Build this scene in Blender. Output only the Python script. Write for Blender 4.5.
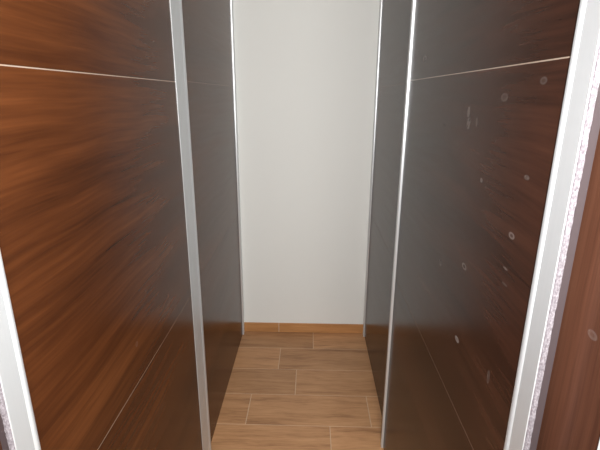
import bpy, bmesh, math, random
from mathutils import Vector, Matrix
random.seed(4)
S = bpy.context.scene
C = S.collection
for o in list(bpy.data.objects):
    bpy.data.objects.remove(o)

# ------------------------------------------------------------------ camera
cam_d = bpy.data.cameras.new('camera')
cam = bpy.data.objects.new('camera', cam_d)
C.objects.link(cam)
cam_d.sensor_width = 36.0
cam_d.lens = 435.0 / 600.0 * 36.0
cam_d.clip_start = 0.02
cam.location = (0, 0, 1.5)
cam.rotation_euler = (Matrix.Rotation(math.radians(1.45), 3, 'Z') @ Matrix.Rotation(math.radians(90 - 16.64), 3, 'X')
                      @ Matrix.Rotation(math.radians(0.28), 3, 'Z')).to_euler()
S.camera = cam

# ------------------------------------------------------------------ world, lights, exposure
w = bpy.data.worlds.new('world')
S.world = w
w.use_nodes = True
w.node_tree.nodes['Background'].inputs[0].default_value = (0.9, 0.95, 1.0, 1)
w.node_tree.nodes['Background'].inputs[1].default_value = 0.05
S.view_settings.view_transform = 'Standard'
S.view_settings.look = 'None'
S.view_settings.gamma = 1.0
S.view_settings.use_curve_mapping = False
S.view_settings.exposure = 0.0


def area(name, loc, target, sx, sy, power, col):
    d = bpy.data.lights.new(name, 'AREA')
    d.shape = 'RECTANGLE'
    d.size, d.size_y = sx, sy
    d.energy = power
    d.color = col
    o = bpy.data.objects.new(name, d)
    C.objects.link(o)
    o.location = loc
    o.rotation_euler = (Vector(target) - Vector(loc)).to_track_quat('-Z', 'Y').to_euler()
    return o


# ceiling lamp of the passage, behind and above the photographer
area('ceiling_light', (0.25, -0.45, 2.42), (0.1, 1.2, 0.9), 0.5, 0.5, 54, (1.0, 0.97, 0.93))
# the camera's own flash, just above the lens
fl = bpy.data.lights.new('camera_flash', 'AREA')
fl.shape = 'RECTANGLE'
fl.size, fl.size_y = 0.05, 0.03
fl.energy = 21.0
fl.color = (1.0, 1.0, 1.0)
flo = bpy.data.objects.new('camera_flash', fl)
C.objects.link(flo)
flo.location = (0.03, -0.02, 1.56)
flo.rotation_euler = cam.rotation_euler


# ------------------------------------------------------------------ materials
class NT:
    def __init__(s, name):
        s.m = bpy.data.materials.new(name)
        s.m.use_nodes = True
        s.t = s.m.node_tree
        s.b = s.t.nodes['Principled BSDF']

    def n(s, typ, **kw):
        nd = s.t.nodes.new(typ)
        for k, v in kw.items():
            setattr(nd, k, v)
        return nd

    def l(s, a, b):
        s.t.links.new(a, b)

    def math(s, op, a, b=None, c=None, clamp=False):
        nd = s.n('ShaderNodeMath', operation=op, use_clamp=clamp)
        for i, v in enumerate((a, b, c)):
            if v is None:
                continue
            if isinstance(v, (int, float)):
                nd.inputs[i].default_value = v
            else:
                s.l(v, nd.inputs[i])
        return nd.outputs[0]

    def noise(s, vec, scale=1.0, detail=4, rough=0.5, w=None, dist=0.0):
        nd = s.n('ShaderNodeTexNoise', noise_dimensions='4D' if w is not None else '3D')
        s.l(vec, nd.inputs['Vector'])
        nd.inputs['Scale'].default_value = scale
        nd.inputs['Detail'].default_value = detail
        nd.inputs['Roughness'].default_value = rough
        nd.inputs['Distortion'].default_value = dist
        if w is not None:
            s.l(w, nd.inputs['W'])
        return nd.outputs['Fac']

    def mapping(s, vec, scale=(1, 1, 1), loc=(0, 0, 0)):
        nd = s.n('ShaderNodeMapping')
        s.l(vec, nd.inputs['Vector'])
        nd.inputs['Scale'].default_value = scale
        nd.inputs['Location'].default_value = loc
        return nd.outputs[0]

    def ramp(s, fac, stops):
        nd = s.n('ShaderNodeValToRGB')
        s.l(fac, nd.inputs[0])
        e = nd.color_ramp.elements
        while len(e) < len(stops):
            e.new(0.5)
        for el, (p, c) in zip(e, stops):
            el.position = p
            el.color = (*c, 1)
        return nd.outputs[0]

    def mix(s, fac, a, b, blend='MIX'):
        nd = s.n('ShaderNodeMix', data_type='RGBA', blend_type=blend)
        for i, v in ((0, fac), (6, a), (7, b)):
            if isinstance(v, (int, float)):
                nd.inputs[i].default_value = v
            elif isinstance(v, tuple):
                nd.inputs[i].default_value = (*v, 1)
            else:
                s.l(v, nd.inputs[i])
        return nd.outputs[2]


def wood(name, stops, vertical=False, spots=(), rough=0.23):
    """dark walnut foil; grain runs along local Y (or Z); spots = (y, z, radius, strength, stretch) pale marks"""
    k = NT(name)
    tc = k.n('ShaderNodeTexCoord').outputs['Object']
    rnd = k.math('MULTIPLY', k.n('ShaderNodeObjectInfo').outputs['Random'], 60.0)
    if vertical:
        a = k.mapping(tc, (1, 8, 1.0))
        b = k.mapping(tc, (1, 60, 2.2))
        c = k.mapping(tc, (1, 260, 7))
    else:
        a = k.mapping(tc, (1, 0.95, 8.0))
        b = k.mapping(tc, (1, 2.2, 50))
        c = k.mapping(tc, (1, 6, 140))
    # slow waviness of the grain lines
    wav = k.noise(k.mapping(tc, (1, 1.6, 1.9)), 1.0, 2, 0.5, rnd)
    off = k.math('MULTIPLY', k.math('SUBTRACT', wav, 0.5), 0.5)
    comb = k.n('ShaderNodeCombineXYZ')
    k.l(off, comb.inputs[1 if vertical else 2])

    def add(v, mul):
        sc = k.n('ShaderNodeVectorMath', operation='SCALE')
        k.l(comb.outputs[0], sc.inputs[0])
        sc.inputs['Scale'].default_value = mul
        ad = k.n('ShaderNodeVectorMath', operation='ADD')
        k.l(v, ad.inputs[0])
        k.l(sc.outputs[0], ad.inputs[1])
        return ad.outputs[0]
    big = k.noise(add(a, 1.0), 1.0, 3, 0.55, rnd)
    mid = k.noise(add(b, 6.0), 1.0, 4, 0.6, rnd)
    fin = k.noise(add(c, 17.5), 1.0, 2, 0.6, rnd)
    f = k.math('ADD', k.math('MULTIPLY', big, 0.46), k.math('MULTIPLY', mid, 0.36))
    f = k.math('ADD', f, k.math('MULTIPLY', fin, 0.18))
    col = k.ramp(f, stops)
    rr = k.math('ADD', rough - 0.03, k.math('MULTIPLY', mid, 0.06))
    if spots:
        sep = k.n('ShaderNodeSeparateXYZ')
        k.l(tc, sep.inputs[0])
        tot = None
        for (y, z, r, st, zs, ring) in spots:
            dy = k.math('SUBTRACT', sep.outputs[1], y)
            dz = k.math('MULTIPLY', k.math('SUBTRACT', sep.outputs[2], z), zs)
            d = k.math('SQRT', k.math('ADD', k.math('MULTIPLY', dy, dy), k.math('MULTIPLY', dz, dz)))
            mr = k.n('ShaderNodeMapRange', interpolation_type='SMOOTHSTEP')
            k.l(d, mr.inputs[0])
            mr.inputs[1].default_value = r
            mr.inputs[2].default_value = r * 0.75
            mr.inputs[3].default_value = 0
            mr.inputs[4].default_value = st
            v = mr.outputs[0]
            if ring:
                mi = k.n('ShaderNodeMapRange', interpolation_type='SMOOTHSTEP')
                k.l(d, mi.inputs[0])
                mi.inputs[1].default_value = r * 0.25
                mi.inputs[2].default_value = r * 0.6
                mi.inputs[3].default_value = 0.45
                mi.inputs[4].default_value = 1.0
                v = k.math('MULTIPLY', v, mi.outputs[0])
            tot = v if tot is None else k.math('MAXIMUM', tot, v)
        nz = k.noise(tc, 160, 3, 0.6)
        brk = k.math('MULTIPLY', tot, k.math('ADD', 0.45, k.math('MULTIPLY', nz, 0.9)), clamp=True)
        col = k.mix(brk, col, (0.36, 0.33, 0.31))  # pale grey spots and rings mixed over the grain colour
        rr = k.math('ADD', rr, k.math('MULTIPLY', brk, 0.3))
    k.l(col, k.b.inputs['Base Color'])
    k.l(rr, k.b.inputs['Roughness'])
    k.b.inputs['IOR'].default_value = 1.2
    return k.m


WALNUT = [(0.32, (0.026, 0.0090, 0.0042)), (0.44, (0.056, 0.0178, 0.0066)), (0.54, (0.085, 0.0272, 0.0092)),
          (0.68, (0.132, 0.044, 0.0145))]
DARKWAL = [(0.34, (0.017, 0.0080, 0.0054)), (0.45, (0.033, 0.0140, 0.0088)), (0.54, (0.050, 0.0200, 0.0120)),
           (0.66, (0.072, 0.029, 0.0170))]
MIDWAL = [(0.34, (0.035, 0.0150, 0.0095)), (0.45, (0.070, 0.0280, 0.0165)), (0.54, (0.096, 0.039, 0.0225)),
          (0.66, (0.125, 0.053, 0.031))]

m_walnut = wood('walnut_foil', WALNUT)
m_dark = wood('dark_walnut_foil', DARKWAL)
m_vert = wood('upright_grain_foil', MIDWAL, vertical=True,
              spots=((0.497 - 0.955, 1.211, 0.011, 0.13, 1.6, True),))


def plain(name, col, rough=0.5, metal=0.0, bump=None):
    k = NT(name)
    k.b.inputs['Base Color'].default_value = (*col, 1)
    k.b.inputs['Roughness'].default_value = rough
    k.b.inputs['Metallic'].default_value = metal
    if bump:
        tc = k.n('ShaderNodeTexCoord').outputs['Object']
        nz = k.noise(tc, bump[0], 4, 0.6)
        b = k.n('ShaderNodeBump')
        b.inputs['Strength'].default_value = bump[1]
        b.inputs['Distance'].default_value = bump[2]
        k.l(nz, b.inputs['Height'])
        k.l(b.outputs[0], k.b.inputs['Normal'])
    return k.m


def alu():
    k = NT('satin_aluminium')
    tc = k.n('ShaderNodeTexCoord').outputs['Object']
    nz = k.noise(k.mapping(tc, (300, 300, 3)), 1.0, 3, 0.6)
    k.l(k.ramp(nz, [(0.3, (0.66, 0.685, 0.70)), (0.7, (0.68, 0.705, 0.72))]), k.b.inputs['Base Color'])
    k.b.inputs['Metallic'].default_value = 0.5
    k.l(k.math('ADD', 0.36, k.math('MULTIPLY', nz, 0.04)), k.b.inputs['Roughness'])
    return k.m


def brush_mat():
    k = NT('grey_brush_pile')
    tc = k.n('ShaderNodeTexCoord').outputs['Object']
    nz = k.noise(k.mapping(tc, (400, 400, 260)), 1.0, 3, 0.7)
    k.l(k.ramp(nz, [(0.35, (0.12, 0.103, 0.115)), (0.52, (0.20, 0.18, 0.195)), (0.66, (0.28, 0.258, 0.275))]), k.b.inputs['Base Color'])
    k.b.inputs['Roughness'].default_value = 0.8
    return k.m


m_alu = alu()
m_brush = brush_mat()
m_gasket = plain('mauve_grey_gasket', (0.050, 0.036, 0.038), 0.6)
m_strip = plain('pale_metal_strip', (0.40, 0.31, 0.24), 0.23, 0.0)
m_wall = plain('white_wall_paint', (0.80, 0.812, 0.785), 0.85, 0, (70, 0.08, 0.003))
m_ceil = plain('white_ceiling_paint', (0.82, 0.82, 0.81), 0.9)
m_grout = plain('sandy_grout', (0.58, 0.42, 0.29), 0.85)


def tile_mat(name, stops, sc=1.0, per_island=0.3):
    k = NT(name)
    tc = k.n('ShaderNodeTexCoord').outputs['Object']
    geo = k.n('ShaderNodeNewGeometry')
    rnd = geo.outputs['Random Per Island']
    wv = k.math('MULTIPLY', rnd, 40)
    wav = k.noise(k.mapping(tc, (2.4, 6, 3)), 1.0, 2, 0.5, wv)
    comb = k.n('ShaderNodeCombineXYZ')
    k.l(k.math('MULTIPLY', k.math('SUBTRACT', wav, 0.5), 3.5), comb.inputs[1])
    ad = k.n('ShaderNodeVectorMath', operation='ADD')
    k.l(k.mapping(tc, (2.6, 34, 34)), ad.inputs[0])
    k.l(comb.outputs[0], ad.inputs[1])
    n1 = k.noise(ad.outputs[0], 1.0, 4, 0.6, wv)
    n2 = k.noise(k.mapping(tc, (14, 210, 210)), 1.0, 3, 0.6, wv)
    n3 = k.noise(tc, 5, 2, 0.5, wv)
    f = k.math('ADD', k.math('MULTIPLY', n1, 0.50), k.math('MULTIPLY', n2, 0.32))
    f = k.math('ADD', f, k.math('MULTIPLY', n3, 0.18))
    col = k.ramp(f, stops)
    br = k.math('ADD', 1.0 - per_island / 2, k.math('MULTIPLY', rnd, per_island))
    vm = k.n('ShaderNodeVectorMath', operation='SCALE')
    k.l(col, vm.inputs[0])
    k.l(br, vm.inputs['Scale'])
    k.l(vm.outputs[0], k.b.inputs['Base Color'])
    k.b.inputs['Roughness'].default_value = 0.5
    b = k.n('ShaderNodeBump')
    b.inputs['Strength'].default_value = 0.15
    b.inputs['Distance'].default_value = 0.002
    k.l(n2, b.inputs['Height'])
    k.l(b.outputs[0], k.b.inputs['Normal'])
    return k.m


m_tile = tile_mat('wood_look_tile', [(0.34, (0.240, 0.112, 0.048)), (0.48, (0.440, 0.228, 0.105)),
                                     (0.64, (0.56, 0.315, 0.155))])
m_skirt = tile_mat('orange_wood_tile', [(0.32, (0.33, 0.15, 0.05)), (0.5, (0.45, 0.215, 0.078)),
                                        (0.66, (0.53, 0.265, 0.105))], per_island=0.15)


# ------------------------------------------------------------------ mesh helpers
def obj(name, bm, mats, parent=None, smooth=False):
    me = bpy.data.meshes.new(name)
    bmesh.ops.recalc_face_normals(bm, faces=bm.faces)
    bm.to_mesh(me)
    bm.free()
    for m in (mats if isinstance(mats, (list, tuple)) else [mats]):
        me.materials.append(m)
    if smooth:
        for p in me.polygons:
            p.use_smooth = True
    o = bpy.data.objects.new(name, me)
    C.objects.link(o)
    if parent:
        o.parent = parent
    return o


def box(bm, x0, x1, y0, y1, z0, z1, bev=0.0, mat=0):
    vs = [bm.verts.new((x, y, z)) for x in (x0, x1) for y in (y0, y1) for z in (z0, z1)]
    fs = []
    for q in ((0, 1, 3, 2), (4, 6, 7, 5), (0, 4, 5, 1), (2, 3, 7, 6), (0, 2, 6, 4), (1, 5, 7, 3)):
        f = bm.faces.new([vs[i] for i in q])
        f.material_index = mat
        fs.append(f)
    if bev:
        es = list({e for f in fs for e in f.edges})
        r = bmesh.ops.bevel(bm, geom=es, offset=bev, segments=2, affect='EDGES', profile=0.5)
        for f in r['faces']:
            f.material_index = mat


def prism(bm, sec, z0, z1):
    """sec: closed list of (x, y); extruded along z"""
    lo = [bm.verts.new((x, y, z0)) for x, y in sec]
    hi = [bm.verts.new((x, y, z1)) for x, y in sec]
    n = len(sec)
    bm.faces.new(lo[::-1])
    bm.faces.new(hi)
    for i in range(n):
        bm.faces.new((lo[i], lo[(i + 1) % n], hi[(i + 1) % n], hi[i]))


def struct(name, bm, m):
    o = obj(name, bm, m)
    o['kind'] = 'structure'
    return o


# ------------------------------------------------------------------ room shell
XL, XR, YB, YF, ZC = -1.05, 0.97, -1.6, 2.55, 2.5
T = 0.12
bm = bmesh.new(); box(bm, XL - T, XR + T, YF, YF + T, 0, ZC); wall_back = struct('wall_back', bm, m_wall)
bm = bmesh.new(); box(bm, XL - T, XR + T, YB - T, YB, 0, ZC); struct('wall_front', bm, m_wall)
bm = bmesh.new(); box(bm, XL - T, XL, YB, YF, 0, ZC); struct('wall_left', bm, m_wall)
bm = bmesh.new(); box(bm, XR, XR + T, YB, YF, 0, ZC); struct('wall_right', bm, m_wall)
bm = bmesh.new(); box(bm, XL - T, XR + T, YB - T, YF + T, ZC, ZC + T); struct('ceiling', bm, m_ceil)

# floor: grout bed with wood-look plank tiles laid across the passage
bm = bmesh.new()
box(bm, XL - T, XR + T, YB - T, YF + T, -0.12, -0.0012, mat=1)
G = 0.0017
L = 0.597
rows = [(2.357, 2.55, 0.026), (2.140, 2.357, -0.175), (1.922, 2.140, -0.070), (1.702, 1.922, -0.298), (1.484, 1.702, 0.103)]
y = 1.484
for j in (-0.21, 0.0, 0.2, -0.1, 0.13, -0.26, 0.05, -0.17, 0.22, -0.05, 0.1, -0.2, 0.02, 0.18, -0.12):
    if y < YB:
        break
    rows.append((max(y - 0.218, YB), y, j))
    y -= 0.218
for (y0, y1, j) in rows:
    x = j - L * math.ceil((j - XL) / L)
    while x < XR:
        a, b = max(x, XL), min(x + L, XR)
        if b - a > 0.02:
            box(bm, a + G, b - G, y0 + G, y1 - G, -0.0101, 0.0, bev=0.0009, mat=0)
        x += L
struct('floor', bm, [m_tile, m_grout])

# tile skirting along the end wall, two pieces with a joint
bm = bmesh.new()
box(bm, -0.80, -0.2012, YF - 0.009, YF, 0.002, 0.066, bev=0.001)
box(bm, -0.1988, 0.396, YF - 0.009, YF, 0.002, 0.066, bev=0.001)
box(bm, 0.3984, XR, YF - 0.009, YF, 0.002, 0.066, bev=0.001)
struct('baseboard_back', bm, m_skirt)

# lintels over the wardrobe doors (carry the tracks)
DH = 2.36
bm = bmesh.new(); box(bm, -0.50, -0.395, -0.6, YF, DH + 0.004, ZC); struct('trim_1', bm, m_wall)
bm = bmesh.new(); box(bm, 0.32, 0.42, 0.35, YF, DH + 0.004, ZC); struct('trim_2', bm, m_wall)

# ------------------------------------------------------------------ sliding doors
GROOVES = (0.818, 1.543, 2.2)


def profile_section(s, xp, xf, xb, yi, yo, bead=0.024, slope=False):
    """aluminium edge section. yi = edge at the panel, yo = outer edge; bead beside the panel, flat face, rounded nose.
    xp panel plane, xf face plane (towards the aisle), xb back plane. s = +1 when the aisle is at +x."""
    d = 1 if yo > yi else -1
    wdt = abs(yo - yi)
    r = abs(xf - xp)
    sec = [(xb, yi), (xp, yi)]
    if slope:
        # gently raked face that rises to a rounded bead on the outer edge
        sec += [(xp + s * 0.0015, yi), (xp + s * (r - 0.0035), yo - d * 0.016), (xf - s * 0.001, yo - d * 0.012)]
    else:
        bw = min(bead, wdt * 0.4)
        rise = r + min(0.0025, bw * 0.2)
        a_end = math.pi - math.asin(r / rise)
        for i in range(1, 17):
            a = a_end * i / 16
            sec.append((xp + s * rise * math.sin(a), yi + d * bw * (1 - math.cos(a)) / 2))
    re = min(0.0012, wdt * 0.2)
    for i in range(0, 6):
        a = math.pi / 2 * i / 5
        sec.append((xf - s * re * (1 - math.cos(a)), yo - d * re * (1 - math.sin(a))))
    sec.append((xb, yo))
    return sec


def door(label, side, xp, xf, near, far, pm, brush=None, group=None, th=0.010, grooves=GROOVES, spots_m=None, hw=0.0010):
    """side = -1 left of the passage (aisle towards +x), +1 right. near=(outer,inner) y of the near profile, far=(inner,outer)."""
    s = -side
    y0, y1 = near[0], far[1]
    yc = round((y0 + y1) / 2, 4)
    t = bpy.data.objects.new('wardrobe_sliding_door', None)
    C.objects.link(t)
    t.empty_display_size = 0.1
    t.location = (xp, yc, 0)
    t['label'] = label
    t['category'] = 'wardrobe door'
    t['kind'] = 'thing'
    xb = -s * th
    # panels between the dividing strips
    zs = [0.004] + [g for g in grooves] + [DH - 0.004]
    for i in range(len(zs) - 1):
        bm = bmesh.new()
        a = zs[i] + (hw if i else 0)
        b = zs[i + 1] - (hw if i < len(zs) - 2 else 0)
        box(bm, min(xb, 0), max(xb, 0), near[1] - yc - 0.004 + 0.004, far[0] - yc, a, b)
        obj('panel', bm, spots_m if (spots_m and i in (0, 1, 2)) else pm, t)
    for g in grooves:
        bm = bmesh.new()
        box(bm, min(xb, -s * 0.0004), max(xb, -s * 0.0004), near[1] - yc, far[0] - yc, g - hw, g + hw)
        obj('divider_strip', bm, m_strip, t)
    for (yi, yo, br) in ((near[1], near[0], brush), (far[0], far[1], None)):
        bm = bmesh.new()
        prism(bm, profile_section(s, 0, xf - xp, xb, yi - yc, yo - yc, 0.024 if br else 0.006, slope=(br is None and yo - yi > 0.06)), 0.0, DH)
        p = obj('edge_profile', bm, m_alu, t)
        p['label'] = 'satin aluminium edge profile'
        if br:
            # brush seal lying on the outer flank of the profile, slightly ragged pile
            bm = bmesh.new()
            d = 1 if yo > yi else -1
            e0 = yo - yc
            e1 = e0 + d * br
            n = 420
            rows_ = []
            for i in range(n + 1):
                z = 0.01 + (DH - 0.02) * i / n
                j = random.uniform(-0.0012, 0.0012)
                k = random.uniform(-0.0008, 0.0008)
                xi = (xf - xp) - s * 0.0075
                xo = (xf - xp) - s * 0.0012
                rows_.append([bm.verts.new(v) for v in ((xi, e0, z), (xo, e0, z), (xo - s * 0.001 + k, e0 + d * br * 0.55, z),
                                                        (xo - s * 0.003, e1 + j * 0.6, z), (xi, e1 + j * 0.6, z))])
            for i in range(n):
                for q in range(5):
                    bm.faces.new((rows_[i][q], rows_[i][(q + 1) % 5], rows_[i + 1][(q + 1) % 5], rows_[i + 1][q]))
            bm.faces.new(rows_[0][::-1]); bm.faces.new(rows_[-1])
            b = obj('brush_seal', bm, m_brush, p)
            b['label'] = 'fuzzy pale grey brush seal'
            bm = bmesh.new()
            box(bm, min(xb, xf - xp - s * 0.0078), max(xb, xf - xp - s * 0.0078), min(e0, e1), max(e0, e1), 0.0, DH)
            obj('gasket', bm, m_gasket, p)
    return t


# left side, front track
YCL = (0.484 + 1.482) / 2
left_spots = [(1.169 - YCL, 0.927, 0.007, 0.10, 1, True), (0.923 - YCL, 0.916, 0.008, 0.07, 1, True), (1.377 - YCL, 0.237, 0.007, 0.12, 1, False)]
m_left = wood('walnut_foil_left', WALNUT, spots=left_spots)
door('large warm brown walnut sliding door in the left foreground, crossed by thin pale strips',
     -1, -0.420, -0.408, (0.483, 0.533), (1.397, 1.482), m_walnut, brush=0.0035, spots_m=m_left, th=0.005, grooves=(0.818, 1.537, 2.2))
# left side, rear track
door('greyish walnut sliding door on the left, meeting the white end wall',
     -1, -0.434, -0.4265, (1.30, 1.345), (2.505, 2.546), m_walnut, th=0.014, hw=0.0004)
door('brown walnut sliding door seen only at the bottom left corner beside the brush seal',
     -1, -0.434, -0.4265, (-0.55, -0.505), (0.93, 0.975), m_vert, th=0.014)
# right side, front track
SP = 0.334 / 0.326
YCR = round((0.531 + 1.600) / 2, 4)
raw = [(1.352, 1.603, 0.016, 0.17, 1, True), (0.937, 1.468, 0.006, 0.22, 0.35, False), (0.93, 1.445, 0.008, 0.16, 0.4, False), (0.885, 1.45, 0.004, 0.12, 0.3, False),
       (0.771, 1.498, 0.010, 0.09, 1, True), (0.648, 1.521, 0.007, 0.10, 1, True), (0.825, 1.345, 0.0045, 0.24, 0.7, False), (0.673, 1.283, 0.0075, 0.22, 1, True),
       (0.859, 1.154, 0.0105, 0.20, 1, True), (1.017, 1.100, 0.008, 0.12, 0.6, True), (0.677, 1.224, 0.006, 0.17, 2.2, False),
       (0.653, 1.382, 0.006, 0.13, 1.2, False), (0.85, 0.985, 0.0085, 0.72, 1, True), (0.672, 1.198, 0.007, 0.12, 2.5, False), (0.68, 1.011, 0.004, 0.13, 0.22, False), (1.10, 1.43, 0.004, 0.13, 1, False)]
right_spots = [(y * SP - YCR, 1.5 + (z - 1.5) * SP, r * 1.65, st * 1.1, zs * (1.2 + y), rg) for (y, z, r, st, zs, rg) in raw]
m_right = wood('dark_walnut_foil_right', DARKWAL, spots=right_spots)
door('dark walnut sliding door in the right foreground, spotted with round pale marks',
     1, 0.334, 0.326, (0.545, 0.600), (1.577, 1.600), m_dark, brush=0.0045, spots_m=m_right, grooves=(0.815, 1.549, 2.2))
# right side, rear track
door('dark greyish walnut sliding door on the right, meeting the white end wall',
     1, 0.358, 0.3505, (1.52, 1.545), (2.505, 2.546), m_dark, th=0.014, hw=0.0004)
door('brown upright-grained sliding door at the right edge beyond the brush seal',
     1, 0.358, 0.3505, (0.395, 0.438), (1.47, 1.515), m_vert, th=0.014, grooves=())
